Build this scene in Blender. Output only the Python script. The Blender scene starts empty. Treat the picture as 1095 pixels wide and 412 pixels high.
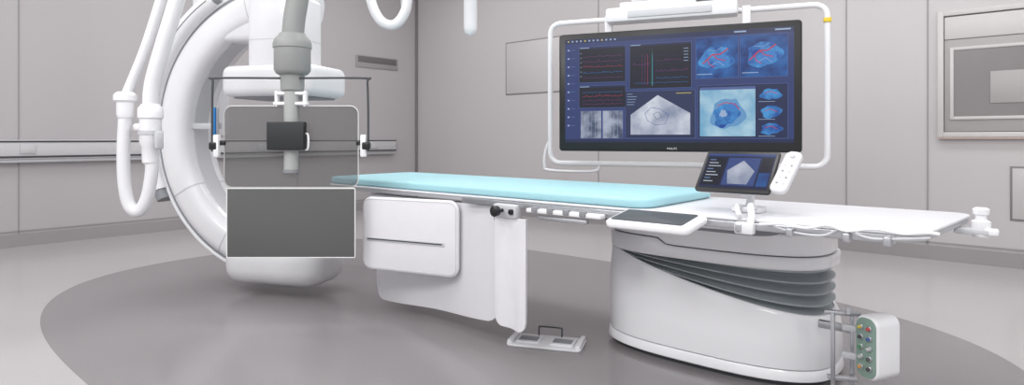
import bpy, bmesh, math, random
from mathutils import Vector, Matrix
scene=bpy.context.scene
scene.view_settings.view_transform='Standard'
pi=math.pi
# ---------------------------------------------------------------- camera calibration (room axes: X along back wall, Y to back wall)
FOC=660.0; CX=547.5; HOR=148.0; EYE=Vector((0,0,1.2))
FW=Vector((-.652,.758,0)).normalized(); RT=Vector((.758,.652,0)).normalized(); UP=Vector((0,0,1))
def ray(px,py): return FW*FOC+RT*(px-CX)+UP*(HOR-py)
def onX(px,py,c): r=ray(px,py); return EYE+r*(c/r.x)
def onY(px,py,c): r=ray(px,py); return EYE+r*(c/r.y)
def onZ(px,py,c): r=ray(px,py); return EYE+r*((c-EYE.z)/r.z)
def atD(px,py,d): return EYE+ray(px,py)*(d/FOC)
cd=bpy.data.cameras.new('camera'); cam=bpy.data.objects.new('camera',cd); scene.collection.objects.link(cam)
cam.location=EYE; cam.rotation_euler=(pi/2,0,math.atan2(.652,.758))
cd.sensor_width=36; cd.lens=36*FOC/1095; cd.shift_y=-58/1095; cd.clip_end=60
scene.camera=cam
# ---------------------------------------------------------------- materials
def lin(c):
    r=[]
    for x in c:
        x/=255; r.append(x/12.92 if x<=.04045 else ((x+.055)/1.055)**2.4)
    return (*r,1)
MC={}
def mat(name,c,rough=.45,metal=0,var=.03,scale=8,emit=0,coat=0):
    if name in MC: return MC[name]
    m=bpy.data.materials.new(name); m.use_nodes=True; nt=m.node_tree; b=nt.nodes['Principled BSDF']
    col=lin(c)
    tc=nt.nodes.new('ShaderNodeTexCoord'); no=nt.nodes.new('ShaderNodeTexNoise'); no.inputs['Scale'].default_value=scale
    nt.links.new(tc.outputs['Object'],no.inputs['Vector'])
    mx=nt.nodes.new('ShaderNodeMix'); mx.data_type='RGBA'
    mx.inputs[6].default_value=tuple(max(0,x*(1-var)) for x in col[:3])+(1,)
    mx.inputs[7].default_value=tuple(min(1,x*(1+var)) for x in col[:3])+(1,)
    nt.links.new(no.outputs['Fac'],mx.inputs[0])
    b.inputs['Roughness'].default_value=rough; b.inputs['Metallic'].default_value=metal
    if coat: b.inputs['Coat Weight'].default_value=coat
    if emit:
        nt.links.new(mx.outputs[2],b.inputs['Emission Color']); b.inputs['Emission Strength'].default_value=emit
        b.inputs['Base Color'].default_value=(0,0,0,1)
    else: nt.links.new(mx.outputs[2],b.inputs['Base Color'])
    MC[name]=m; return m
def noise_screen(name,c1,c2,scale,emit=.9,detail=4,lo=.35,hi=.65,c3=None):
    m=bpy.data.materials.new(name); m.use_nodes=True; nt=m.node_tree; b=nt.nodes['Principled BSDF']
    tc=nt.nodes.new('ShaderNodeTexCoord'); no=nt.nodes.new('ShaderNodeTexNoise')
    no.inputs['Scale'].default_value=scale; no.inputs['Detail'].default_value=detail
    nt.links.new(tc.outputs['Object'],no.inputs['Vector'])
    r=nt.nodes.new('ShaderNodeValToRGB'); e=r.color_ramp.elements
    e[0].position=lo; e[0].color=lin(c1); e[1].position=hi; e[1].color=lin(c2)
    if c3: k=r.color_ramp.elements.new(min(.98,hi+.06)); k.color=lin(c3)
    nt.links.new(no.outputs['Fac'],r.inputs[0]); nt.links.new(r.outputs[0],b.inputs['Emission Color'])
    b.inputs['Emission Strength'].default_value=emit; b.inputs['Base Color'].default_value=(0,0,0,1); b.inputs['Roughness'].default_value=.25
    return m
WHITE=mat('white_enamel',(238,238,241),.3,coat=.3)
BASEW=mat('pedestal_gloss_white',(247,247,250),.22,coat=.6,var=.01)
WARM=mat('white_plastic',(229,229,232),.4)
CWH=mat('gantry_white',(230,230,233),.32,coat=.3)
BOARD=mat('tabletop_white',(220,220,224),.4)
EDGE=mat('tabletop_edge_grey',(176,177,181),.45)
LG=mat('light_grey_plastic',(196,197,201),.45)
MG=mat('mid_grey_plastic',(138,140,145),.5)
DG=mat('dark_grey_plastic',(66,68,72),.5)
BLK=mat('black_plastic',(22,23,26),.35)
STEEL=mat('brushed_steel',(190,191,196),.3,metal=.85)
FABRIC=mat('vinyl_curtain',(216,215,219),.6,scale=14)
FABRIC2=mat('vinyl_pad',(226,225,229),.5,scale=14)
BELL=mat('bellows_rubber',(160,167,172),.45)
BLUE=mat('pale_blue_vinyl',(164,211,220),.5)
ORANGE=mat('orange_strip',(202,178,170),.5)
SGREY=mat('shield_grey',(146,148,147),.45)
SCURT=mat('lead_curtain_grey',(94,94,94),.95,var=.01)
SEAM=mat('seam_grey',(156,153,154),.7)  # grey strips marking the joint lines on the walls
CORN=mat('corner_gap',(130,126,128),.7)
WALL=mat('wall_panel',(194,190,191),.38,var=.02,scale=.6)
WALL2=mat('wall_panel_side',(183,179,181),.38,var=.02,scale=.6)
BASEB=mat('baseboard_grey',(155,151,153),.5)
RAILG=mat('rail_grey',(198,197,199),.4)
CEIL=mat('ceiling_paint',(225,224,224),.8)
# ---------------------------------------------------------------- mesh builder
class MB:
    def __init__(s,M=None): s.v=[];s.f=[];s.m=[];s.M=M or Matrix()
    def add(s,vs,fs,mi=0,M=None):
        o=len(s.v); T=s.M@M if M is not None else s.M
        s.v+=[T@Vector(v) for v in vs]
        for f in fs: s.f.append([i+o for i in f]); s.m.append(mi)
        return s
    def bm(s,b,mi,M):
        b.verts.ensure_lookup_table(); b.verts.index_update()
        s.add([v.co.copy() for v in b.verts],[[v.index for v in f.verts] for f in b.faces],mi,M); b.free()
    def box(s,c,size,mi=0,bev=.008,rot=None,seg=2):
        b=bmesh.new(); bmesh.ops.create_cube(b,size=1)
        for v in b.verts: v.co=Vector((v.co.x*size[0],v.co.y*size[1],v.co.z*size[2]))
        bev=min(bev,min(size)*.45)
        if bev>0: bmesh.ops.bevel(b,geom=b.edges[:],offset=bev,segments=seg,affect='EDGES',profile=.5)
        M=Matrix.Translation(Vector(c))
        if rot is not None: M=M@rot
        s.bm(b,mi,M); return s
    def slab(s,poly,z0,z1,mi=0,bev=.006,M=None,seg=2):
        b=bmesh.new(); lo=[b.verts.new((x,y,z0)) for x,y in poly]; hi=[b.verts.new((x,y,z1)) for x,y in poly]
        n=len(poly); b.faces.new(lo[::-1]); b.faces.new(hi)
        for i in range(n): b.faces.new((lo[i],lo[(i+1)%n],hi[(i+1)%n],hi[i]))
        bmesh.ops.recalc_face_normals(b,faces=b.faces[:])
        if bev>0:
            es=[e for e in b.edges if abs(e.verts[0].co.z-e.verts[1].co.z)<1e-7]
            bmesh.ops.bevel(b,geom=es,offset=min(bev,(z1-z0)*.45),segments=seg,affect='EDGES',profile=.5)
        s.bm(b,mi,M); return s
    def tube(s,pts,r,mi=0,seg=14,smooth=6,closed=False,caps=True):
        pts=[Vector(p) for p in pts]
        if smooth and len(pts)>2:
            q=[];n=len(pts); rng=range(n if closed else n-1)
            for i in rng:
                if closed: p0,p1,p2,p3=pts[(i-1)%n],pts[i],pts[(i+1)%n],pts[(i+2)%n]
                else: p0,p1,p2,p3=pts[max(i-1,0)],pts[i],pts[i+1],pts[min(i+2,n-1)]
                for k in range(smooth):
                    t=k/smooth
                    q.append(.5*((2*p1)+(-p0+p2)*t+(2*p0-5*p1+4*p2-p3)*t*t+(-p0+3*p1-3*p2+p3)*t**3))
            if not closed: q.append(pts[-1])
            pts=q
        n=len(pts); tang=[]
        for i in range(n):
            a=pts[(i-1)%n] if closed else pts[max(i-1,0)]; b=pts[(i+1)%n] if closed else pts[min(i+1,n-1)]
            tang.append((b-a).normalized())
        u=tang[0].orthogonal().normalized(); vs=[];fs=[]
        for i in range(n):
            if i: u=(tang[i-1].rotation_difference(tang[i])@u)
            u=(u-tang[i]*u.dot(tang[i])).normalized(); w=tang[i].cross(u)
            for k in range(seg):
                a=2*pi*k/seg; vs.append(pts[i]+u*math.cos(a)*r+w*math.sin(a)*r)
        for i in range(n if closed else n-1):
            j=(i+1)%n
            for k in range(seg): fs.append([i*seg+k,i*seg+(k+1)%seg,j*seg+(k+1)%seg,j*seg+k])
        if not closed and caps: fs.append(list(range(seg))[::-1]); fs.append([(n-1)*seg+k for k in range(seg)])
        s.add(vs,fs,mi); return s
    def lathe(s,prof,base,axis=(0,0,1),mi=0,seg=32):
        base=Vector(base); ax=Vector(axis).normalized(); u=ax.orthogonal().normalized(); w=ax.cross(u); vs=[];fs=[]
        for r,z in prof:
            for k in range(seg):
                a=2*pi*k/seg; vs.append(base+ax*z+u*math.cos(a)*r+w*math.sin(a)*r)
        for i in range(len(prof)-1):
            for k in range(seg): fs.append([i*seg+k,i*seg+(k+1)%seg,(i+1)*seg+(k+1)%seg,(i+1)*seg+k])
        fs.append(list(range(seg))[::-1]); fs.append([(len(prof)-1)*seg+k for k in range(seg)])
        s.add(vs,fs,mi); return s
    def loft(s,rings,mi=0):
        n=len(rings[0]); vs=[p for r in rings for p in r]; fs=[]; m=len(rings)
        for i in range(m-1):
            for k in range(n): fs.append([i*n+k,i*n+(k+1)%n,(i+1)*n+(k+1)%n,(i+1)*n+k])
        fs.append(list(range(n))[::-1]); fs.append([(m-1)*n+k for k in range(n)])
        s.add(vs,fs,mi); return s
    def done(s,name,mats,parent=None,label=None,category=None,group=None,loc=None,kind=None,angle=38,recalc=True):
        L=Vector(loc) if loc is not None else (rootloc[parent.name] if parent else Vector((0,0,0)))
        if parent is None and loc is None and not kind:
            xs=[v.x for v in s.v];ys=[v.y for v in s.v];zs=[v.z for v in s.v]
            L=Vector(((min(xs)+max(xs))/2,(min(ys)+max(ys))/2,min(zs)))
        me=bpy.data.meshes.new(name); me.from_pydata([v-L for v in s.v],[],s.f)
        if not isinstance(mats,(list,tuple)): mats=[mats]
        for x in mats: me.materials.append(x)
        for p,i in zip(me.polygons,s.m): p.material_index=i; p.use_smooth=True
        if recalc:
            b=bmesh.new(); b.from_mesh(me); bmesh.ops.recalc_face_normals(b,faces=b.faces[:]); b.to_mesh(me); b.free()
        me.set_sharp_from_angle(angle=math.radians(angle)); me.update()
        o=bpy.data.objects.new(name,me); scene.collection.objects.link(o)
        if parent: o.parent=parent
        else: o.location=L
        rootloc[o.name]=L
        if label: o['label']=label
        if category: o['category']=category
        if group: o['group']=group
        if kind: o['kind']=kind
        return o
rootloc={}
def root(name,loc,label,category,group=None):
    o=bpy.data.objects.new(name,None); o.empty_display_size=.1; o.location=loc; scene.collection.objects.link(o)
    o['label']=label; o['category']=category
    if group: o['group']=group
    rootloc[o.name]=Vector(loc); return o
def rrect(w,h,r,n=6,cx=0,cy=0):
    p=[]
    for sx,sy,a0 in ((1,1,0),(-1,1,90),(-1,-1,180),(1,-1,270)):
        for i in range(n+1):
            a=math.radians(a0+90*i/n); p.append((cx+sx*(w/2-r)+r*math.cos(a),cy+sy*(h/2-r)+r*math.sin(a)))
    return p
def frame(o,x,y,z):
    x,y,z=Vector(x).normalized(),Vector(y).normalized(),Vector(z).normalized()
    M=Matrix.Identity(4)
    for i in range(3): M[i][0]=x[i];M[i][1]=y[i];M[i][2]=z[i];M[i][3]=o[i]
    return M
def text(body,size,M,m,name,parent,label=None):
    c=bpy.data.curves.new('t','FONT'); c.body=body; c.size=size; c.align_x='CENTER'; c.align_y='CENTER'; c.extrude=.0008
    t=bpy.data.objects.new('t',c); scene.collection.objects.link(t)
    dg=bpy.context.evaluated_depsgraph_get(); me=bpy.data.meshes.new_from_object(t.evaluated_get(dg))
    bpy.data.objects.remove(t); L=rootloc[parent.name]
    me.transform(Matrix.Translation(-L)@M); me.materials.clear(); me.materials.append(m); me.name=name
    o=bpy.data.objects.new(name,me); scene.collection.objects.link(o); o.parent=parent; rootloc[o.name]=L
    if label:o['label']=label
    return o
# ---------------------------------------------------------------- room
WX=-8.6; WY=7.35; CH=4.3
fm=bpy.data.materials.new('vinyl_floor'); fm.use_nodes=True; nt=fm.node_tree; b=nt.nodes['Principled BSDF']; N=nt.nodes.new; Lk=nt.links.new
tc=N('ShaderNodeTexCoord'); sp=N('ShaderNodeSeparateXYZ'); Lk(tc.outputs['Object'],sp.inputs[0])
def mth(op,a,bv=None):
    n=N('ShaderNodeMath'); n.operation=op
    for i,x in enumerate((a,bv)):
        if x is None: continue
        if isinstance(x,(int,float)): n.inputs[i].default_value=x
        else: Lk(x,n.inputs[i])
    return n.outputs[0]
ex=3.0
xx=mth('POWER',mth('ABSOLUTE',mth('DIVIDE',mth('SUBTRACT',sp.outputs[0],-3.2),3.28)),ex)
yy=mth('POWER',mth('ABSOLUTE',mth('DIVIDE',mth('SUBTRACT',sp.outputs[1],3.05),2.12)),ex)
ins=mth('LESS_THAN',mth('ADD',xx,yy),1.0)
no=N('ShaderNodeTexNoise'); no.inputs['Scale'].default_value=60; no.inputs['Detail'].default_value=6; Lk(tc.outputs['Object'],no.inputs['Vector'])
mx=N('ShaderNodeMix'); mx.data_type='RGBA'; mx.inputs[6].default_value=lin((185,181,182)); mx.inputs[7].default_value=lin((141,137,139)); Lk(ins,mx.inputs[0])
m2=N('ShaderNodeMix'); m2.data_type='RGBA'; m2.blend_type='MULTIPLY'; m2.inputs[0].default_value=.10; Lk(mx.outputs[2],m2.inputs[6]); Lk(no.outputs['Fac'],m2.inputs[7])
Lk(m2.outputs[2],b.inputs['Base Color']); b.inputs['Roughness'].default_value=.16
def setting(name,c,size,m):
    MB().box(c,size,bev=0).done(name,m,kind='structure',loc=(0,0,0))
setting('floor',(-2.8,2.2,-.05),(11.8,10.5,.1),fm)
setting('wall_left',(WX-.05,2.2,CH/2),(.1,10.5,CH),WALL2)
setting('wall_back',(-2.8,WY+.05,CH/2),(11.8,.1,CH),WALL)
setting('ceiling',(-2.8,2.2,CH+.05),(11.8,10.5,.1),CEIL)
setting('baseboard_left',(WX+.01,2.2,.07),(.02,10.3,.14),BASEB)
setting('baseboard_back',(-2.8,WY-.01,.07),(11.5,.02,.14),BASEB)
tn=[0]
def trim(c,size,m=SEAM):
    tn[0]+=1; setting('trim_%d'%tn[0],c,size,m)
trim((WX+.02,WY-.02,CH/2),(.04,.04,CH),CORN)
for px in (20,318):
    p=onX(px,100,WX); trim((WX+.004,p.y,CH/2+.07),(.008,.010,CH-.14))
for px in (640,905,992):
    p=onY(px,100,WY); trim((p.x,WY-.004,CH/2+.07),(.011,.008,CH-.14))
trim((WX+.004,2.2,.17),(.008,10.3,.015)); trim((-2.8,WY-.004,.17),(11.5,.008,.015))
def panel(px0,py0,px1,py1):
    a=onY(px0,py0,WY); c=onY(px1,py1,WY); w=c.x-a.x; h=a.z-onY(px0,py1,WY).z
    z=a.z-h/2; x=(a.x+c.x)/2; tn[0]+=1
    mb=MB().box((x,WY-.003,z),(w,.006,h),1,bev=.001).box((x,WY-.005,z),(w-.035,.01,h-.035),0,bev=.002)
    mb.box((x+w/2-.07,WY-.012,z),(.02,.012,.04),2,bev=.003)
    mb.done('trim_%d'%tn[0],[WALL,CORN,LG],kind='structure',loc=(0,0,0))
panel(541,46,600,102)
panel(1080,178,1140,236)
a=onX(380,60,WX); c=onX(425,60,WX); z=onX(400,67,WX).z; h=.2
MB().box((WX+.008,(a.y+c.y)/2,z),(.016,c.y-a.y,h),0,bev=.003).box((WX+.014,(a.y+c.y)/2,z+.035),(.016,c.y-a.y-.08,h-.10),1,bev=.002).done('air_vent',[mat('vent_frame',(156,152,153),.6),mat('vent_shadow',(110,106,107),.8)],label='grey rectangular recessed air vent high on the wall',category='vent')
# wall supply rail
ye=onX(423,150,WX+.1).y; ys=-2.7; yc=(ye+ys)/2; yl=ye-ys
rl=root('supply_rail',(WX+.08,2.4,.97),'long pale grey wall rail with sockets and dark channel','wall rail')
MB().box((WX+.06,yc,1.075),(.12,yl,.22),0,bev=.02).box((WX+.05,yc,.95),(.1,yl,.035),1,bev=.01).done('rail_housing',[RAILG,LG],rl)
MB().box((WX+.122,yc,1.165),(.012,yl,.018),0,bev=.003).box((WX+.122,yc,.995),(.012,yl,.022),0,bev=.003).done('channel',[DG],rl,label='dark groove along the rail')
for px in (30,280,400):
    p=onX(px,155,WX+.12)
    MB().box((WX+.126,p.y,1.08),(.014,.14,.10),0,bev=.004).box((WX+.134,p.y,1.08),(.006,.10,.07),1,bev=.002).done('socket',[LG,RAILG],rl)
# hatch cabinet on back wall
hx0=onY(1003,50,WY).x; hx1=.75; hc=(hx0+hx1)/2; hw=hx1-hx0
PB=mat('pale_grey_enamel',(200,197,197),.4); PB2=mat('recess_grey',(166,162,162),.4); TG=mat('tinted_glass',(130,127,128),.15,coat=.5)
hr=root('wall_cabinet',(hc,WY-.05,1.15),'built-in pale grey wall cabinet with tinted glass hatch','cabinet')
def fr(mb,x0,x1,z0,z1,t,y0,y1,mi,bev=.004):
    yc=(y0+y1)/2; d=abs(y1-y0); zc=(z0+z1)/2
    mb.box((x0+t/2,yc,zc),(t,d,z1-z0),mi,bev).box((x1-t/2,yc,zc),(t,d,z1-z0),mi,bev)
    mb.box(((x0+x1)/2,yc,z1-t/2),(x1-x0-2*t+.002,d-.003,t),mi,bev).box(((x0+x1)/2,yc,z0+t/2),(x1-x0-2*t+.002,d-.003,t),mi,bev)
mb=MB(); fr(mb,hx0,hx1,1.21,2.44,.05,WY-.05,WY-.001,0); mb.box((hc,WY-.02,2.27),(hw-.11,.03,.22),0,bev=.006).done('frame',[PB],hr)
MB().box((hc,WY-.016,1.71),(hw-.11,.026,.89),0,bev=.003).done('hatch_door',[PB2],hr,label='grey hatch door surround')
mb=MB(); fr(mb,hx0+.10,hx0+1.25,1.38,2.08,.03,WY-.045,WY-.029,0); mb.box((hx0+.675,WY-.032,1.73),(1.09,.006,.64),1,bev=0)
mb.box((hx0+.76,WY-.038,1.68),(.7,.01,.30),2,bev=.004).done('window_pane',[PB,TG,PB2],hr,label='tinted glass window')
MB().box((hc,WY-.035,1.20),(hw,.06,.012),0,bev=.004).done('ledge',[ORANGE],hr,label='thin pale orange ledge strip')
# ---------------------------------------------------------------- C-arm
I=Vector((-4.557,2.542,1.26)); A=Vector((-.90,-.433,0)).normalized(); NN=Vector((.433,-.90,0)).normalized()
cr=root('c_arm_gantry',(I.x+A.x*.9,I.y+A.y*.9,0.1),'large white C-arm x-ray gantry hung from the ceiling','x-ray machine')
def arc(mb,r0,r1,n0,n1,a0,a1,mi=0,k=72,bev=.03):
    rings=[]; poly=rrect(r1-r0,n1-n0,min(bev,(r1-r0)*.45,(n1-n0)*.45),5,(r0+r1)/2,(n0+n1)/2)
    for i in range(k+1):
        a=math.radians(a0+(a1-a0)*i/k); d=A*math.cos(a)+UP*math.sin(a)
        rings.append([I+d*r+NN*q for r,q in poly])
    mb.loft(rings,mi); return mb
arc(MB(),.86,1.12,-.27,.15,-100,100,bev=.09).done('c_ring',[CWH],cr)
mb=MB(); arc(mb,1.10,1.13,-.20,.105,-98,98,0,bev=.006); arc(mb,1.125,1.15,-.22,.12,-97,97,1,bev=.010); arc(mb,.853,.865,-.14,.02,-92,92,2,bev=.003)
mb.done('guide_track',[MG,CWH,LG],cr,label='grey track groove along the ring rim')
for a0 in (-62,-30,75):
    arc(MB(),.858,1.123,-.272,.152,a0,a0+.5,0,k=2,bev=.09).done('panel_seam',[LG],cr)
mb=MB(); arc(mb,1.13,1.25,-.24,.185,-24,62,0,bev=.05); arc(mb,1.14,1.24,-.22,.178,-28,-24.1,1,bev=.045); arc(mb,1.14,1.24,-.22,.175,62.1,64.5,1,bev=.045)
arc(mb,1.18,1.188,.182,.19,-22,60,1,bev=.003)
mb.done('carrier_sleeve',[WARM,MG],cr,label='white sleeve with grey end caps')
p=I+A*1.10-NN*.46
mb=MB(frame(p,A,NN,UP)); mb.box((0,0,1.5),(.26,.22,3.1),0,bev=.05).box((0,.16,.12),(.24,.3,.5),0,bev=.05).box((0,0,CH-I.z-.12),(.8,.7,.2),0,bev=.04)
mb.done('ceiling_arm',[WARM],cr)
M=frame(I,A,NN,UP)
mb=MB(M); mb.slab(rrect(.46,.38,.07),.48,1.04,0,bev=.035,seg=3); mb.box((.36,0,.86),(.34,.24,.30),0,bev=.05,seg=3); mb.slab(rrect(.464,.384,.07),.70,.704,1,bev=0)
mb.done('detector_housing',[CWH,LG],cr)
mb=MB(M); mb.slab(rrect(.80,.55,.08),.26,.50,0,bev=.06,seg=4); mb.slab(rrect(.66,.44,.05),.25,.262,1,bev=.003)
mb.done('flat_detector',[CWH,MG],cr)
mb=MB(M)
mb.slab(rrect(.88,.52,.18),-1.19,-.86,0,bev=.13,seg=6); mb.slab(rrect(.60,.44,.1),-.88,-.62,0,bev=.05); mb.slab(rrect(.34,.3,.06),-.63,-.52,1,bev=.02)
mb.done('x_ray_tube_housing',[CWH,LG],cr)
MB(M).box((.60,.08,.04),(.022,.02,.30),0,bev=.004).done('accent_panel',[mat('blue_accent',(30,120,190),.4)],cr,label='narrow bright blue strip')
MB(M).box((.73,.03,.04),(.30,.02,.05),0,bev=.006).box((.60,.06,.04),(.03,.03,.30),0,bev=.006).done('strip_bracket',[LG],cr)
# ---------------------------------------------------------------- left ceiling hoses
D=4.1
hs=root('ceiling_hose_arm',atD(150,235,D),'white ceiling-hung hose arm with hanging cable loop','hose arm')
top=atD(232,-340,D); top.z=CH
MB().tube([top,atD(222,-180,D),atD(204,-60,D),atD(189,0,D),atD(174,50,D),atD(163,90,D),atD(161,118,D)],.050,0,18).done('arm_hose',[CWH],hs)
t2=atD(214,-340,D+.05); t2.z=CH
MB().tube([t2,atD(205,-180,D+.05),atD(190,-60,D+.05),atD(172,0,D+.05),atD(156,50,D+.05),atD(142,85,D+.05),atD(134,104,D+.05)],.032,0,16).done('side_hose',[WARM],hs)
mb=MB(); b0=atD(134,126,D)
mb.lathe([(.045,0),(.052,.02),(.052,.10),(.070,.115),(.070,.15),(.05,.17)],b0,(0,0,1)).done('hose_coupling',[WHITE],hs)
mb=MB(); b0=atD(161,176,D)
mb.lathe([(.035,0),(.05,.015),(.053,.12),(.066,.14),(.066,.30),(.076,.31),(.076,.37),(.055,.40)],b0,(0,0,1)); mb.lathe([(.074,.20),(.074,.225)],b0,(0,0,1),1)
mb.box(atD(148,136,D),(.09,.05,.05),0,bev=.015).box(atD(170,150,D-.06),(.05,.05,.12),1,bev=.015).done('grip_handle',[WHITE,LG],hs)
MB().tube([atD(134,122,D),atD(132,160,D),atD(133,195,D),atD(138,219,D),atD(148,226,D),atD(157,212,D),atD(162,185,D),atD(162,165,D)],.040,0,16).done('cable_loop',[CWH],hs)
b0=(top+t2)/2; MB().lathe([(.28,-.05),(.28,.0)],(b0.x,b0.y,CH),(0,0,1)).done('ceiling_plate',[WARM],hs)
D=5.2; lp=root('ceiling_cable_loop',atD(418,28,D),'white cable loop hanging from the ceiling','cable')
def up(px,py,d): v=atD(px,py,d); v.z=CH; return v
MB().tube([up(392,-200,D),atD(393,-80,D),atD(394,-20,D),atD(398,5,D),atD(407,22,D),atD(420,27,D),atD(431,17,D),atD(436,-5,D),atD(438,-80,D),up(440,-200,D)],.042,0,16).done('cable',[CWH],lp)
MB().tube([up(428,-200,D),atD(430,-100,D),atD(431,-10,D),atD(432,10,D)],.022,0,12).done('cable',[LG],lp)
b0=up(416,-200,D); MB().lathe([(.26,-.04),(.26,.0)],b0).done('ceiling_plate',[WARM],lp)
D=5.0; lp=root('ceiling_grip',atD(503,38,D),'white vertical ceiling-hung handle with rounded tip','handle')
MB().lathe([(.02,0),(.045,.02),(.055,.06),(.055,.30),(.065,.32),(.065,.4),(.045,.42),(.045,2.2),(.045,CH-atD(503,38,D).z)],atD(503,38,D)).done('grip',[CWH],lp)
MB().lathe([(.15,-.05),(.15,.0)],up(503,38,D)).done('ceiling_plate',[WARM],lp)
# ---------------------------------------------------------------- radiation shield
D=3.9; c0=atD(311.5,148,D); sr=root('radiation_shield',(c0.x,c0.y,.45),'grey transparent ceiling-hung radiation shield with dark lead curtain','radiation shield')
S=frame(c0,RT,UP,-FW); k=D/FOC
gm=bpy.data.materials.new('tinted_acrylic'); gm.use_nodes=True; nt=gm.node_tree; b=nt.nodes['Principled BSDF']
b.inputs['Base Color'].default_value=lin((112,112,112)); b.inputs['Roughness'].default_value=.2
tr=nt.nodes.new('ShaderNodeBsdfTransparent'); tr.inputs[0].default_value=(.86,.86,.86,1); mxs=nt.nodes.new('ShaderNodeMixShader')
no=nt.nodes.new('ShaderNodeTexNoise'); no.inputs['Scale'].default_value=2; mr=nt.nodes.new('ShaderNodeMapRange'); mr.inputs[3].default_value=.30; mr.inputs[4].default_value=.33
nt.links.new(no.outputs['Fac'],mr.inputs[0]); nt.links.new(mr.outputs[0],mxs.inputs[0])
nt.links.new(tr.outputs[0],mxs.inputs[1]); nt.links.new(b.outputs[0],mxs.inputs[2]); nt.links.new(mxs.outputs[0],nt.nodes['Material Output'].inputs[0])
y0,y1=(148-200.5)*k,(148-113.5)*k
MB(S).slab(rrect(143*k,y1-y0,.05,8,0,(y0+y1)/2),-.006,.006,0,bev=0).done('acrylic_pane',[gm],sr)
ring=rrect(143*k,y1-y0,.05,8,0,(y0+y1)/2)
PE=mat('pale_edging',(238,238,238),.4)
MB(S).tube([(x,y,0) for x,y in ring],.0035,0,8,smooth=0,closed=True).done('pane_edging',[PE],sr)
yb,yt=(148-275)*k,(148-202)*k; w=136*k
MB(S).slab(rrect(w,yt-yb,.004,2,0,(yb+yt)/2),-.008,.008,0,bev=.002).done('lead_curtain',[SCURT],sr,label='dark grey lead curtain')
MB(S).tube([(x,y,.006) for x,y in rrect(w+.004,yt-yb+.004,.006,2,0,(yb+yt)/2)],.0035,0,6,smooth=0,closed=True).done('curtain_edging',[PE],sr)
def sy(py): return (148-py)*k
mb=MB(S); pp=[(9*k,CH-EYE.z,-.02),(10*k,sy(-150),-.02),(9*k,sy(-40),-.02),(6*k,sy(-5),-.02),(2*k,sy(20),-.02),(0,sy(42),-.02)]
mb.tube(pp,.068,0,24).done('ceiling_pole',[SGREY],sr)
mb=MB(S); mb.lathe([(.085,0),(.10,.01),(.112,.03),(.112,.165),(.118,.17),(.118,.20),(.108,.225),(.085,.25),(.08,.262)],(0,sy(80),-.02),(0,1,0)); mb.lathe([(.06,0),(.072,.01),(.075,.12)],(0,sy(98),-.02),(0,1,0)).done('pivot_collar',[SGREY],sr)
mb=MB(S); mb.lathe([(.045,0),(.045,sy(98)-sy(185)),],(0,sy(185),.0),(0,1,0)).lathe([(.05,0),(.05,.02)],(0,sy(184.5),.0),(0,1,0),1).done('support_rod',[mat('rod_grey',(172,174,173),.4),MG],sr)
mb=MB(S)
for sx in (-1,1): mb.box((sx*15*k,sy(106),0),(.02,.10,.05),0,bev=.006)
mb.box((0,sy(100),0),(32*k,.02,.06),0,bev=.006).box((0,sy(111),0),(36*k,.02,.06),0,bev=.006).done('yoke',[WHITE],sr)
mb=MB(S).box((-1.5*k,sy(145.5),.055),(40*k,30*k,.05),0,bev=.008); mb.box((-1.5*k,sy(145.5),.081),(38*k,28*k,.004),1,bev=.001).done('clamp_block',[BLK,mat('block_face',(38,40,43),.6)],sr,label='black clamp block')
MB(S).tube([(18*k,sy(143),.05),(21*k,sy(144),.06),(22*k,sy(151),.065),(21*k,sy(159),.06),(18*k,sy(160),.05)],.006,0,10).done('grip',[WHITE],sr)
mb=MB(S); hwid=83*k
mb.tube([(-hwid,sy(162),.02),(-hwid,sy(120),.02),(-hwid+.005,sy(88),.02),(-hwid+.02,sy(84),.02),(0,sy(84),.02),(hwid-.02,sy(84),.02),(hwid-.005,sy(88),.02),(hwid,sy(120),.02),(hwid,sy(162),.02)],.007,0,10)
mb.done('handle_frame',[DG],sr,label='thin dark frame')
for sx in (-1,1):
    mb=MB(S); mb.box((sx*78*k,sy(156),.02),(.035,.14,.04),0,bev=.008).box((sx*81*k,sy(156),.02),(.05,.05,.05),1,bev=.01).box((sx*74*k,sy(153),.01),(.05,.03,.02),1,bev=.005)
    mb.done('side_clamp',[WHITE,BLK],sr)
bx=S@Vector((9*k,CH-EYE.z,-.02)); MB().lathe([(.2,-.06),(.2,.0)],bx).done('ceiling_plate',[SGREY],sr)
# ---------------------------------------------------------------- patient table
TY0,TY1=2.608,3.47; TL,TR_=-4.1,-.235; TYC=(TY0+TY1)/2
tb=root('examination_table',(-1.34,3.3,0),'white patient examination table on a wide pedestal with bellows','operating table')
def tp_poly(ins):
    pl=rrect(TR_-TL-2*ins,TY1-TY0-2*ins,.09,8,(TL+TR_)/2,TYC)
    return [(x-max(0,(x+1.0))*.11*(TY1-y)/(TY1-TY0),y) for x,y in pl]
mb=MB().slab(tp_poly(0),.848,.861,0,bev=.005,seg=3).slab(tp_poly(.006),.826,.849,2,bev=.004)
mb.box(((-2.45+-.55)/2,TYC,.820),(1.9,.6,.03),1,bev=.01).done('tabletop',[BOARD,LG,EDGE],tb)
PCY=3.40
def fp(s,zf,cx=-1.395,cy=PCY,a=.615,bb=.35,e=2.9,n=96):
    r=[]
    for i in range(n):
        t=2*pi*i/n; c,sn=math.cos(t),math.sin(t)
        x=cx+s*a*math.copysign(abs(c)**(2/e),c); y=cy+(bb-(1-s)*a)*math.copysign(abs(sn)**(2/e),sn)
        r.append(Vector((x,y,zf(x) if callable(zf) else zf)))
    return r
ZC=.56
def zt(x): t=max(0,min(1,(x+2.01)/1.23)); return .595-.265*t-.02*math.sin(pi*t)
MB().loft([fp(.96,0),fp(.96,.03)]).done('plinth',[DG],tb)
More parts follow.
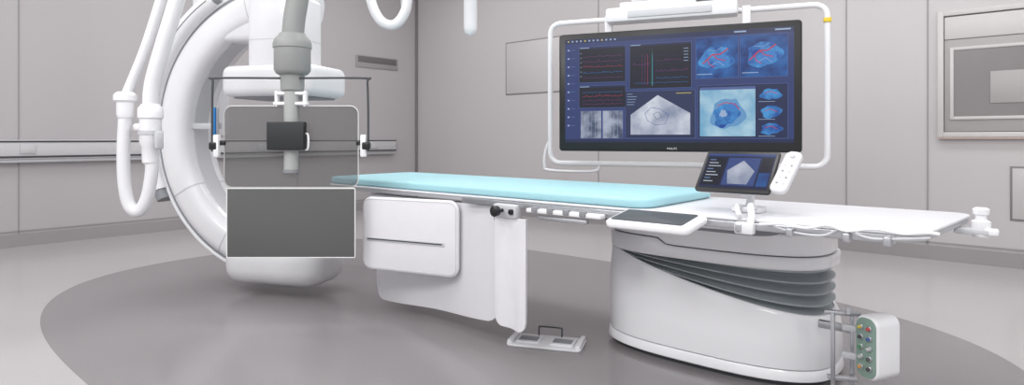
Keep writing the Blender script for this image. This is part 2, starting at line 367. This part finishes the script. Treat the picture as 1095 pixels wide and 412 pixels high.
MB().loft([fp(1.01,.028),fp(1.022,.034),fp(1.022,.055),fp(1.014,.075),fp(1.008,.082)]).done('base_skirt',[BASEW],tb)
MB().loft([fp(.99,.07),fp(.99,.09)]).done('skirt_seam',[MG],tb)
rings=[fp(1.004,.087)]+[fp(1.004+.018*math.sin(pi*q)-.014*q,lambda x,q=q:.087+(zt(x)-.107)*q) for q in (.1,.25,.4,.55,.7,.85,1)]+[fp(.985,lambda x:zt(x)-.010),fp(.973,zt),fp(.952,zt),fp(.942,lambda x:zt(x)-.03)]
MB().loft(rings).done('base_cover',[BASEW],tb)
rings=[]; NF=5
for i in range(NF):
    for q0,s in ((.0,.865),(.10,.875),(.42,.962),(.58,.962),(.90,.875)):
        q=(i+q0)/NF
        rings.append(fp(s,lambda x,q=q:(zt(x)-.04)*(1-q)+(ZC+.02)*q))
MB().loft(rings).done('bellows',[BELL],tb,label='grey folded rubber bellows',angle=22)
def stp(x,x0,w,h): t=max(0,min(1,(x-x0)/w)); return h*t*t*(3-2*t)
zs=lambda x: ZC+.098-stp(x,-1.60,.07,.034)
MB().loft([fp(.95,ZC),fp(.99,ZC+.002),fp(1.0,ZC+.010),fp(1.0,lambda x:zs(x)-.006),fp(.993,zs),fp(.94,zs)]).done('lift_cover',[BASEW],tb)
MB().loft([fp(.94,lambda x:zs(x)+.003),fp(.975,lambda x:zs(x)+.005),fp(.980,lambda x:zs(x)+.011),fp(.980,ZC+.168),fp(.968,ZC+.176),fp(.90,ZC+.179)]).done('lift_cover',[BASEW],tb)
MB().loft([fp(.958,lambda x:zs(x)-.008),fp(.958,lambda x:zs(x)+.010)]).done('lift_cover_gap',[DG],tb)
MB().slab(rrect(.95,.56,.10,8,-1.45,3.27),.732,.762,1,bev=.004).slab(rrect(.86,.56,.10,8,-1.47,3.18),.760,.812,0,bev=.010).done('neck',[WHITE,MG],tb)
def rail(y):
    mb=MB().box((-1.5,y,.836),(2.2,.014,.030),0,bev=.004)
    for x in (-2.5,-2.2,-1.6,-1.0,-.5): mb.box((x,y+(.025 if y<TYC else -.025),.836),(.04,.05,.02),1,bev=.004)
    mb.done('side_rail',[STEEL,MG],tb)
rail(TY0-.035); rail(TY1+.035)
mb=MB().box((-2.24,2.56,.80),(.17,.05,.075),0,bev=.012).lathe([(.010,0),(.010,.04),(.028,.044),(.030,.07),(.018,.078)],(-2.25,2.535,.805),(0,-1,0),1)
mb.box((-2.185,2.535,.80),(.03,.03,.03),1,bev=.008).done('rail_clamp',[LG,BLK],tb,label='grey rail clamp with black knob')
mb=MB().box((-1.83,2.53,.822),(.46,.05,.022),0,bev=.006)
for x in (-2.0,-1.9,-1.8,-1.7): mb.box((x,2.51,.83),(.035,.03,.03),1,bev=.005)
mb.box((-1.83,2.52,.79),(.3,.03,.02),2,bev=.005).done('rail_connector_strip',[WHITE,MG,STEEL],tb)
MB().slab(rrect(4.12-1.42,.82,.10,8,(-4.12-1.42)/2,TYC),.863,.912,0,bev=.018,seg=4).done('mattress',[BLUE],label='thin pale blue vinyl mattress on the examination table',category='mattress')
YC=TY0-.07
cb=[onY(px,py,YC) for px,py in ((812,240),(838,240),(862,244),(885,241),(905,247),(935,245),(965,250),(990,249),(1005,251))]
MB().tube(cb,.006,0,8).done('cable',[WHITE],tb)
cb=[onY(px,py,YC+.01) for px,py in ((820,240),(850,249),(880,252),(900,246),(930,255),(960,256),(995,255))]
MB().tube(cb,.005,0,8).done('cable',[LG],tb)
for x in (-.95,-.75,-.55,-.42): MB().box((x,TY0-.06,.832),(.025,.05,.035),0,bev=.006).done('cable_clip',[STEEL],tb)
e=Vector((-.195,3.22,.79))
mb=MB().box((e.x-.03,e.y,.812),(.12,.07,.025),1,bev=.006).lathe([(.028,0),(.034,.008),(.034,.065),(.020,.072),(.020,.088),(.028,.095),(.030,.115),(.020,.122)],e).box((e.x+.035,e.y-.02,.815),(.05,.028,.03),0,bev=.008)
mb.done('end_clamp',[WHITE,LG],label='small white knobbed clamp fixed to the end of the examination table',category='clamp')
# ---------------------------------------------------------------- table-side curtains
cu=root('lead_curtain_skirt',(-2.9,2.6,.1),'white lead curtain panels hanging from the table rail','radiation curtain')
def vpanel(pa,pb,z0,z1,r,t,m,name,extra=None,label=None,parent=cu):
    a=Vector((pa[0],pa[1],0)); b_=Vector((pb[0],pb[1],0)); u=(b_-a).normalized(); n=u.cross(UP)
    M=frame(Vector(((a.x+b_.x)/2,(a.y+b_.y)/2,0)),u,UP,n); w=(b_-a).length
    mb=MB(M).slab(rrect(w,z1-z0,r,8,0,(z0+z1)/2),-t/2,t/2,0,bev=t*.4,seg=3)
    if extra: extra(mb,w,z0,z1,t)
    return mb.done(name,m,parent,label)
def ex1(mb,w,z0,z1,t):
    zc=z0+(z1-z0)*.42
    mb.box((-.03,zc,t/2+.001),(w*.82,.026,.008),1,bev=.003).box((-.03,zc+.002,t/2+.006),(w*.78,.007,.006),2,bev=.001)
    mb.tube([(x,y,t/2) for x,y in rrect(w-.03,z1-z0-.03,.045,6,0,(z0+z1)/2)],.0025,3,6,smooth=0,closed=True)
a=atD(389,0,4.0); b_=atD(491,0,3.70)
vpanel(a,b_,.36,.825,.065,.03,[FABRIC2,LG,DG,LG],'upper_flap',extra=ex1,label='white rounded pad with dark slot')
def drape(pa,pb,z0a,z0b,z1,name,m,amp,rc=.05):
    a=Vector((pa.x,pa.y,0)); b_=Vector((pb.x,pb.y,0)); u=(b_-a).normalized(); n=u.cross(UP); vs=[];fs=[]; nx,ny=44,12; w=(b_-a).length
    for s in (-1,1):
        for j in range(ny+1):
            for i in range(nx+1):
                q=i/nx; v=j/ny; zb=z0a+(z0b-z0a)*q; dd=min(q,1-q)*w
                c_=(rc-math.sqrt(max(0,rc*rc-(rc-dd)**2))) if dd<rc else 0
                p=a+u*w*q+UP*(zb+c_+(z1-zb-c_)*v)+n*(amp*math.sin(q*9)*(1-v)+s*.007)
                vs.append(p)
    st=(nx+1)*(ny+1)
    for j in range(ny):
        for i in range(nx):
            k0=j*(nx+1)+i; fs.append([k0,k0+1,k0+nx+2,k0+nx+1]); fs.append([st+k0,st+k0+nx+1,st+k0+nx+2,st+k0+1])
    for i in range(nx):
        for k0 in (i,ny*(nx+1)+i): fs.append([k0,k0+1,k0+1+st,k0+st])
    for j in range(ny):
        for k0 in (j*(nx+1),j*(nx+1)+nx): fs.append([k0,k0+nx+1,k0+nx+1+st,k0+st])
    MB().add(vs,fs).done(name,[m],cu,angle=60)
a=onY(404,300,2.72); b_=onY(536,300,2.60)
drape(a,b_,.06,.16,.81,'lower_flap',FABRIC,.014,.10)
a=onY(530,300,2.56); b_=onY(563,300,2.56)
drape(a,b_,.17,.145,.765,'narrow_flap',FABRIC2,.008,.06)
MB().box((-2.95,2.66,.80),(1.3,.03,.025),0,bev=.006).box((-2.24,2.58,.75),(.21,.03,.03),0,bev=.006).done('hanging_bar',[STEEL],cu)
# ---------------------------------------------------------------- control module and tablet on table
th=math.radians(9)
CM=frame(Vector((-1.285,2.455,.852)),(1,0,0),(0,math.cos(th),math.sin(th)),(0,-math.sin(th),math.cos(th)))
cm=root('control_console',(-1.29,2.5,.80),'white table-side control box with dark display','control panel')
mb=MB(CM).slab(rrect(.40,.22,.035,6),-.034,.0,0,bev=.012,seg=3); mb.box((0,.08,-.045),(.18,.05,.04),1,bev=.008).done('housing',[WHITE,LG],cm)
MB(CM).slab(rrect(.34,.17,.012,4,-.01,.005),-.002,.004,0,bev=.002).done('display',[mat('console_glass',(62,68,74),.5)],cm,label='dark grey display')
tt=Vector((0,math.cos(math.radians(48)),math.sin(math.radians(48)))); tc_=Vector((-1.075,2.85,1.045)); tnm=Vector((1,0,0)).cross(tt)
TM=frame(tc_,(1,0,0),tt,tnm)
tp=root('touch_screen_tablet',(-1.0,2.9,.862),'black tilted touch-screen tablet on a white stand','tablet')
MB(TM).slab(rrect(.345,.24,.014,5),-.012,.006,0,bev=.004).done('bezel',[BLK],tp)
MB(TM).slab(rrect(.33,.225,.02,5),-.03,-.012,0,bev=.006).done('back_cover',[LG],tp)
def em(c,s=.92): return mat('screen_%d_%d_%d'%c,c,.25,emit=s,var=.06,scale=30)
XR=noise_screen('xray_image',(66,76,104),(170,178,198),10,detail=3)
XR2=noise_screen('ultrasound_image',(126,136,162),(210,215,227),5,.95,detail=5)
HB=noise_screen('heart_model_image',(18,64,152),(66,148,212),14,detail=6)
HB2=noise_screen('heart_scan_image',(16,44,108),(38,100,172),9,detail=6)
HB3=noise_screen('vessel_scan_image',(112,168,204),(174,208,226),7)
def quad(mb,x0,y0,x1,y1,z,mi): mb.add([(x0,y0,z),(x1,y0,z),(x1,y1,z),(x0,y1,z)],[[0,1,2,3]],mi)
mats=[em((24,32,70)),em((52,72,130)),em((120,150,200)),XR2,HB2,em((12,16,36)),em((200,210,225))]
mb=MB(TM)
def q2(u0,v0,u1,v1,z,mi,W=.315,H=.205): quad(mb,-W/2+u0*W,H/2-v1*H,-W/2+u1*W,H/2-v0*H,.0065+z*.0004,mi)
q2(0,0,1,1,0,0); q2(0,0,1,.07,1,1); q2(.02,.12,.30,.92,1,5); q2(.33,.12,.8,.92,1,1); q2(.83,.12,.98,.5,1,5); q2(.83,.55,.98,.92,1,4)
for i in range(8): q2(.05,.18+i*.09,.14+.1*((i*7)%3)/2,.2+i*.09,2,6 if i%3 else 2)
W,H=.315,.205
pts=[(.56,.2),(.76,.5),(.70,.88),(.42,.88),(.36,.5)]
mb.add([(-W/2+u*W,H/2-v*H,.0075) for u,v in pts],[[4,3,2,1,0]],3)
mb.done('screen',mats,tp,label='lit blue screen with scan image',recalc=False)
mb=MB().tube([tc_-tnm*.03,tc_-tnm*.08+Vector((0,0,-.04)),Vector((-1.04,2.92,.93)),Vector((-1.04,2.9,.865))],.018,0,12).slab(rrect(.14,.12,.03,5,-1.03,2.88),.862,.885,0,bev=.006).box(tuple(tc_-tnm*.035),(.14,.08,.05),0,bev=.012,rot=TM.to_3x3().to_4x4())
mb.tube([Vector((-1.0,2.86,.88)),Vector((-.96,2.70,.905)),Vector((-.92,2.60,.87)),Vector((-.92,2.56,.82))],.015,0,10).tube([Vector((-1.06,2.85,.88)),Vector((-1.02,2.70,.90)),Vector((-.97,2.60,.87))],.011,0,10).box((-.93,2.55,.83),(.08,.035,.05),0,bev=.01).done('stand',[WARM],tp)
rc=TM@Vector((.220,.0,.008)); lean=Matrix.Rotation(math.radians(-9),4,'Z'); RM=frame(rc,(1,.0,0),tt,tnm)@lean
rm=root('remote_control',tuple(rc-Vector((0,0,.1))),'pale grey hand controller with grey buttons beside the tablet','controller')
CTL=mat('controller_shell',(206,206,210),.45)
MB(RM).slab(rrect(.076,.235,.03,6),-.016,.010,0,bev=.008,seg=3).done('housing',[CTL],rm)
for i in range(2):
    for j in range(4): MB(RM).lathe([(.0048,0),(.0048,.0015),(.0038,.002)],(-.014+i*.028,-.07+j*.034,.0095),(0,0,1),0,16).done('button',[LG if (i+j)%2 else MG],rm)
MB(RM).lathe([(.010,0),(.010,.004),(.008,.006)],(0,.085,.0095),(0,0,1),0,20).done('knob',[LG],rm)
# ---------------------------------------------------------------- foot pedal
fpx,fpy=-2.20,2.87
fs_=root('foot_switch',(fpx,fpy,0),'white metal foot switch with carrying frame on the floor','foot pedal')
FM=Matrix.Translation((fpx,fpy,0))@Matrix.Rotation(math.radians(24),4,'Z')
mb=MB(FM).slab(rrect(.44,.22,.03,5),0,.014,0,bev=.005)
mb.box((-.2,0,.022),(.03,.20,.024),0,bev=.008).box((.2,0,.022),(.03,.20,.024),0,bev=.008).done('base_plate',[WHITE],fs_)
for x in (-.1,.1): MB(FM).slab(rrect(.14,.13,.015,4,x,-.01),.013,.026,0,bev=.005).box((x,-.02,.028),(.11,.07,.003),1,bev=.001).done('pedal',[WHITE,MG],fs_)
MB(FM).tube([(-.07,.09,.012),(-.07,.095,.055),(-.06,.097,.065),(.06,.097,.065),(.07,.095,.055),(.07,.09,.012)],.005,0,8,smooth=3).done('carry_handle',[DG],fs_,label='dark wire handle')
# ---------------------------------------------------------------- connector box
cbx=root('connector_box',(-.62,3.0,0),'white connector box with coloured sockets on a metal bracket','connector box')
BM=frame(Vector((-.565,2.95,.315)),(math.cos(-.5),math.sin(-.5),0),(0,0,1),(math.sin(-.5),-math.cos(-.5),0))
MB(BM).slab(rrect(.108,.27,.042,7),-.135,.0,0,bev=.012,seg=3).done('housing',[WHITE],cbx)
MB(BM).slab(rrect(.092,.252,.038,7),-.002,.005,0,bev=.002).done('socket_plate',[mat('green_grey_plate',(132,156,146),.4)],cbx,label='green-grey plate')
cols=[(190,70,70),(205,185,80),(70,95,160),(70,70,72),(190,190,190),(80,140,100),(80,80,82),(185,185,185),(70,70,70),(200,150,90)]
for i,c in enumerate(cols):
    x=-.02 if i%2 else .02; y=.085-.042*(i//2)
    mb=MB(BM).lathe([(.012,0),(.012,.006),(.009,.008)],(x,y,.004),(0,0,1),0,18).lathe([(.0075,.006),(.0075,.016),(.005,.018)],(x,y,.004),(0,0,1),1,18)
    mb.done('socket',[STEEL,mat('plug_%d_%d_%d'%c,c,.4)],cbx)
RZ=Matrix.Rotation(.4,4,'Z')
mb=MB().box((-.71,3.02,.21),(.016,.022,.42),0,bev=.004).box((-.65,3.10,.21),(.016,.022,.42),0,bev=.004).box((-.68,3.05,.42),(.15,.03,.018),0,bev=.004,rot=RZ).box((-.68,3.05,.13),(.12,.03,.018),0,bev=.004,rot=RZ).box((-.73,3.14,.33),(.14,.03,.035),0,bev=.005).box((-.68,3.05,.008),(.13,.16,.016),0,bev=.004).box((-.63,3.01,.37),(.08,.022,.028),1,bev=.005)
mb.box((-.63,3.01,.25),(.08,.022,.028),1,bev=.005).lathe([(.010,0),(.010,.03)],(-.65,3.03,.425),(0,0,1),1).done('bracket',[STEEL,LG],cbx,label='metal bracket')
# ---------------------------------------------------------------- monitor
U=Vector((.947,.321,0)).normalized(); Nn=Vector((.321,-.947,0)).normalized(); mc=Vector((-2.04,4.155,1.552)); MM=frame(mc,U,UP,Nn); W=1.71; H=.9
mo=root('ceiling_display',(mc.x,mc.y,1.1),'large black wide monitor showing medical scans in white tube frame','monitor')
MB(MM).slab(rrect(W,H,.025,5),-.05,.012,0,bev=.008).done('bezel',[BLK],mo)
MB(MM).slab(rrect(W-.1,H-.1,.03,5),-.12,-.05,0,bev=.02).done('back_cover',[LG],mo)
SC={'BG':em((46,60,112)),'NV':em((17,20,40)),'NV2':em((32,41,80)),'BAR':em((80,98,152)),'RED':em((190,66,98)),'GRN':em((70,160,126)),'YEL':em((186,170,95)),'PAL':em((152,174,208)),'LB':em((98,150,198)),'CY':em((60,124,196)),'WH':em((215,222,234)),'MG':em((128,58,128)),'XR':XR,'XR2':XR2,'HB':HB,'HB2':HB2,'HB3':HB3,'DK':em((40,50,86)),'RD2':em((186,48,70))}
keys=list(SC); mats=[SC[q] for q in keys]; ID={q:i for i,q in enumerate(keys)}
mb=MB(MM); SW,SH=W-.10,H-.11; SY=.012
def ux(px): return -SW/2+(px-603)/245*SW
def uy(y): return SY+SH/2-(y-36)/123*SH
def sq(x0,y0,x1,y1,z,m): quad(mb,ux(x0),uy(y1),ux(x1),uy(y0),.0125+z*.0005,ID[m])
def spoly(pts,z,m): mb.add([(ux(x),uy(y),.0125+z*.0005) for x,y in pts],[list(range(len(pts)))[::-1]],ID[m])
def line(x0,y0,x1,y1,t,z,m):
    dx,dy=x1-x0,y1-y0; l=math.hypot(dx,dy) or 1; nx_,ny_=-dy/l*t/2,dx/l*t/2
    pts=[(x0+nx_,y0+ny_),(x1+nx_,y1+ny_),(x1-nx_,y1-ny_),(x0-nx_,y0-ny_)]
    mb.add([(ux(x),uy(y),.0125+z*.0005) for x,y in pts],[[0,1,2,3]],ID[m])
random.seed(4)
sq(603,36,848,159,0,'BG'); sq(603,36,848,41,1,'NV2'); sq(603,155,848,159,1,'NV2')
for i in range(12): sq(606+i*5,37.6,608+i*5,39.4,2,'PAL' if i%4 else 'YEL')
sq(790,37.6,802,39.2,2,'PAL'); sq(830,37.6,845,39.2,2,'PAL')
for i in range(10): sq(606,48+i*10,608.2,49.8+i*10,2,'PAL'); sq(610,48.4+i*10,615,49.2+i*10,2,'BAR')
def win(x0,y0,x1,y1,m='NV',bar=1):
    sq(x0-.4,y0-.4,x1+.4,y1+.4,1,'BAR'); sq(x0,y0,x1,y1,2,m)
    if bar: sq(x0,y0,x1,y0+2.2,3,'NV2'); sq(x0+1,y0+.7,x0+12,y0+1.5,4,'PAL')
def trace(x0,x1,y,m,amp,step=1.2,z=5,t=.26):
    x=x0; py=y
    while x<x1:
        ny=y-(random.random()**4)*amp; line(x,py,x+step,ny,t,z,m); py=ny; x+=step
win(620,46,674,88); win(620,92,674,118); win(679,46,746,97)
trace(624,670,58,'MG',2); trace(624,670,64,'MG',3); trace(624,670,70,'RED',2); trace(624,670,77,'CY',2); trace(624,670,83,'MG',1)
trace(624,670,100,'CY',1); trace(624,670,105,'RED',3); trace(624,670,110,'MG',2); trace(624,670,114,'MG',1)
for i in range(6): sq(621.5,53+i*5.5,623,53.6+i*5.5,5,'PAL')
for i in range(4): sq(683,60+i*9,743,60.25+i*9,4,'NV2')
for i,c in enumerate(('MG','MG','RED')): line(693+i*3,58,693+i*3,93,.25,5,c)
line(704.6,58,704.6,94,.3,5,'CY'); spoly([(703.6,94),(704.2,94),(704.1,62),(703.9,51),(703.7,62)],6,'GRN')
trace(708,735,66,'MG',2); trace(708,742,78,'MG',3); trace(708,742,86,'CY',2); trace(683,701,70,'MG',3); trace(684,742,91,'CY',1)
for i in range(5): sq(738,53+i*3.4,743,53.6+i*3.4,5,'PAL')
def blob(cx,cy,rx,ry,z,m,n=36,f=.14,ph=0,g=0):
    spoly([(cx+rx*math.cos(2*pi*i/n)*(1+f*math.sin(3*2*pi*i/n+ph)+g*math.sin(5*2*pi*i/n+ph*2)),cy+ry*math.sin(2*pi*i/n)*(1+f*math.cos(2*2*pi*i/n+ph)+g*math.cos(7*2*pi*i/n))) for i in range(n)],z,m)
win(751,43,794,88,'HB2',0); win(796,43,842,88,'HB2',0)
def poly_line(pts,t,z,m):
    for i in range(len(pts)-1): line(*pts[i],*pts[i+1],t,z+i*.02,m)
for cx,cy,ph in ((772,66,0),(819,64,1.2)):
    blob(cx,cy,17,14,3,'HB',ph=ph,g=.06); blob(cx+4,cy+3,8,6,4,'CY',ph=ph+1,g=.08)
    poly_line([(cx-14,cy+6),(cx-9,cy+1),(cx-4,cy-4),(cx+4,cy-4),(cx+12,cy-10)],1.3,5,'RD2')
    poly_line([(cx-4,cy-4),(cx+1,cy+1),(cx+9,cy+3)],1.0,5.2,'RD2'); poly_line([(cx-9,cy+1),(cx-7,cy+7),(cx-2,cy+10)],.8,5.2,'RED')
    poly_line([(cx-6,cy+8),(cx+2,cy+4),(cx+8,cy+9)],.45,5.4,'PAL'); poly_line([(cx-9,cy-9),(cx,cy-8),(cx+6,cy-12)],.4,5.4,'PAL')
sq(752,83,768,83.8,6,'PAL'); sq(798,83,814,83.8,6,'PAL')
win(622,122,646,154,'XR',0); win(648,122,671,154,'XR',0)
for x0 in (622,648):
    for i in range(4): line(x0+5+i*4,125,x0+4+i*4.4,152,.3,3,'PAL')
win(674,100,750,154,'DK',0); sq(675,150,749,153,4,'NV2')
spoly([(710,105),(745,126),(745,150),(680,150),(680,127)],5,'XR2')
poly_line([(696,126),(703,119),(713,121),(722,128),(718,138),(707,139),(699,134),(696,126)],.5,6,'BAR'); poly_line([(705,127),(711,124),(714,130),(709,133),(705,127)],.4,6,'DK')
for i in range(5): sq(676,103+i*3,682+(i*5)%6,103.5+i*3,6,'PAL')
sq(730,103,746,103.8,6,'YEL')
win(753,96,842,154,'NV2',0); sq(755,98,811,152,3,'HB3'); sq(755,98,811,101,5,'BAR')
blob(783,127,17,18,4,'LB',ph=.5,g=.05); blob(781,129,13,12,5,'HB',ph=1.7,g=.10,f=.2); blob(788,120,6,5,6,'CY',ph=.4,g=.1); blob(779,127,3.5,4.5,7,'PAL',g=.1); poly_line([(773,119),(781,115),(791,117),(795,123)],.8,7,'RD2')
for y,ph in ((107,0),(126,2),(144,1)):
    blob(826,y,10,6.5,4,'HB',ph=ph,g=.08); poly_line([(820,y-1),(826,y-3),(832,y)],.6,5,'RD2')
    sq(814,y+7.6,830,y+8.1,5,'PAL')
mb.done('screen',mats,mo,label='lit blue screen with graphs and scan windows',recalc=False)
text('PHILIPS',.022,MM@Matrix.Translation((0,-H/2+.022,.0135)),mat('badge_white',(200,200,200),.4),'badge_lettering',mo)
fz=-.15
def loopt(w0,w1,h0,h1,r=.08,z=fz): return [(x,y,z) for x,y in rrect(w1-w0,h1-h0,r,5,(w0+w1)/2,(h0+h1)/2)]
mb=MB(MM).tube(loopt(-.98,1.02,-.55,.57),.021,0,14,smooth=0,closed=True)
mb.tube([(-.98,-.35,fz),(-1.02,-.45,fz),(-1.03,-.57,fz),(-.98,-.61,fz),(-.62,-.61,fz),(-.58,-.55,fz)],.012,0,10)
for s in (-1,1): mb.box((s*.5,.1,-.14),(.06,1.0,.04),0,bev=.01)
mb.done('tube_frame',[CWH],mo)
MB(MM).box((1.02,.46,fz+.005),(.048,.03,.048),0,bev=.004).done('tag',[mat('yellow_tag',(226,196,50),.5)],mo,label='small yellow tag')
mb=MB(MM).box((-.03,.585,-.12),(.95,.11,.16),0,bev=.02).box((-.03,.58,-.035),(.6,.05,.012),1,bev=.003).box((-.12,.655,-.16),(.56,.05,.2),0,bev=.012)
mb.box((.2,.69,-.16),(.3,.05,.24),0,bev=.02).done('crossbar_housing',[WARM,LG],mo)
z1=CH-mc.z
mb=MB(MM).box((0,.73,-.3),(.66,.07,.34),0,bev=.02).lathe([(.09,0),(.11,.02),(.11,.3),(.07,.33),(.07,z1-.75)],(0,.75,-.3),(0,1,0)).box((0,z1-.03,-.3),(.6,.06,.6),0,bev=.02)
mb.lathe([(.02,0),(.02,.06),(.04,.07),(.04,.1)],(.3,.76,-.2),(0,1,0)).tube([(-.28,.75,-.25),(-.3,.85,-.25),(-.2,1.0,-.28),(-.05,1.1,-.3)],.02).tube([(.22,.75,-.15),(.26,.86,-.15),(.18,1.0,-.22),(.05,1.1,-.3)],.02)
mb.done('ceiling_boom',[WARM],mo)
# ---------------------------------------------------------------- lights
def area(loc,size,power,rot=(0,0,0),col=(1,.998,.995)):
    l=bpy.data.lights.new('ceiling_and_fill_lamp','AREA'); l.shape='RECTANGLE'; l.size=size[0]; l.size_y=size[1]; l.energy=power; l.color=col
    o=bpy.data.objects.new('ceiling_and_fill_lamp',l); o.location=loc; o.rotation_euler=rot; scene.collection.objects.link(o)
for x in (-6.6,-3.9,-1.2,1.4):
    for y in (0.3,3.0,5.6): area((x,y,4.2),(1.4,.7),30)
for x in (-4.2,-1.6,1.2): area((x,-2.0,4.0),(1.6,.8),56,(math.radians(52),0,0))  # added fill lamps, tilted to brighten surfaces facing the camera
w=bpy.data.worlds.new('world'); scene.world=w; w.use_nodes=True
bg=w.node_tree.nodes['Background']; bg.inputs[0].default_value=(1,.999,.999,1); bg.inputs[1].default_value=.78
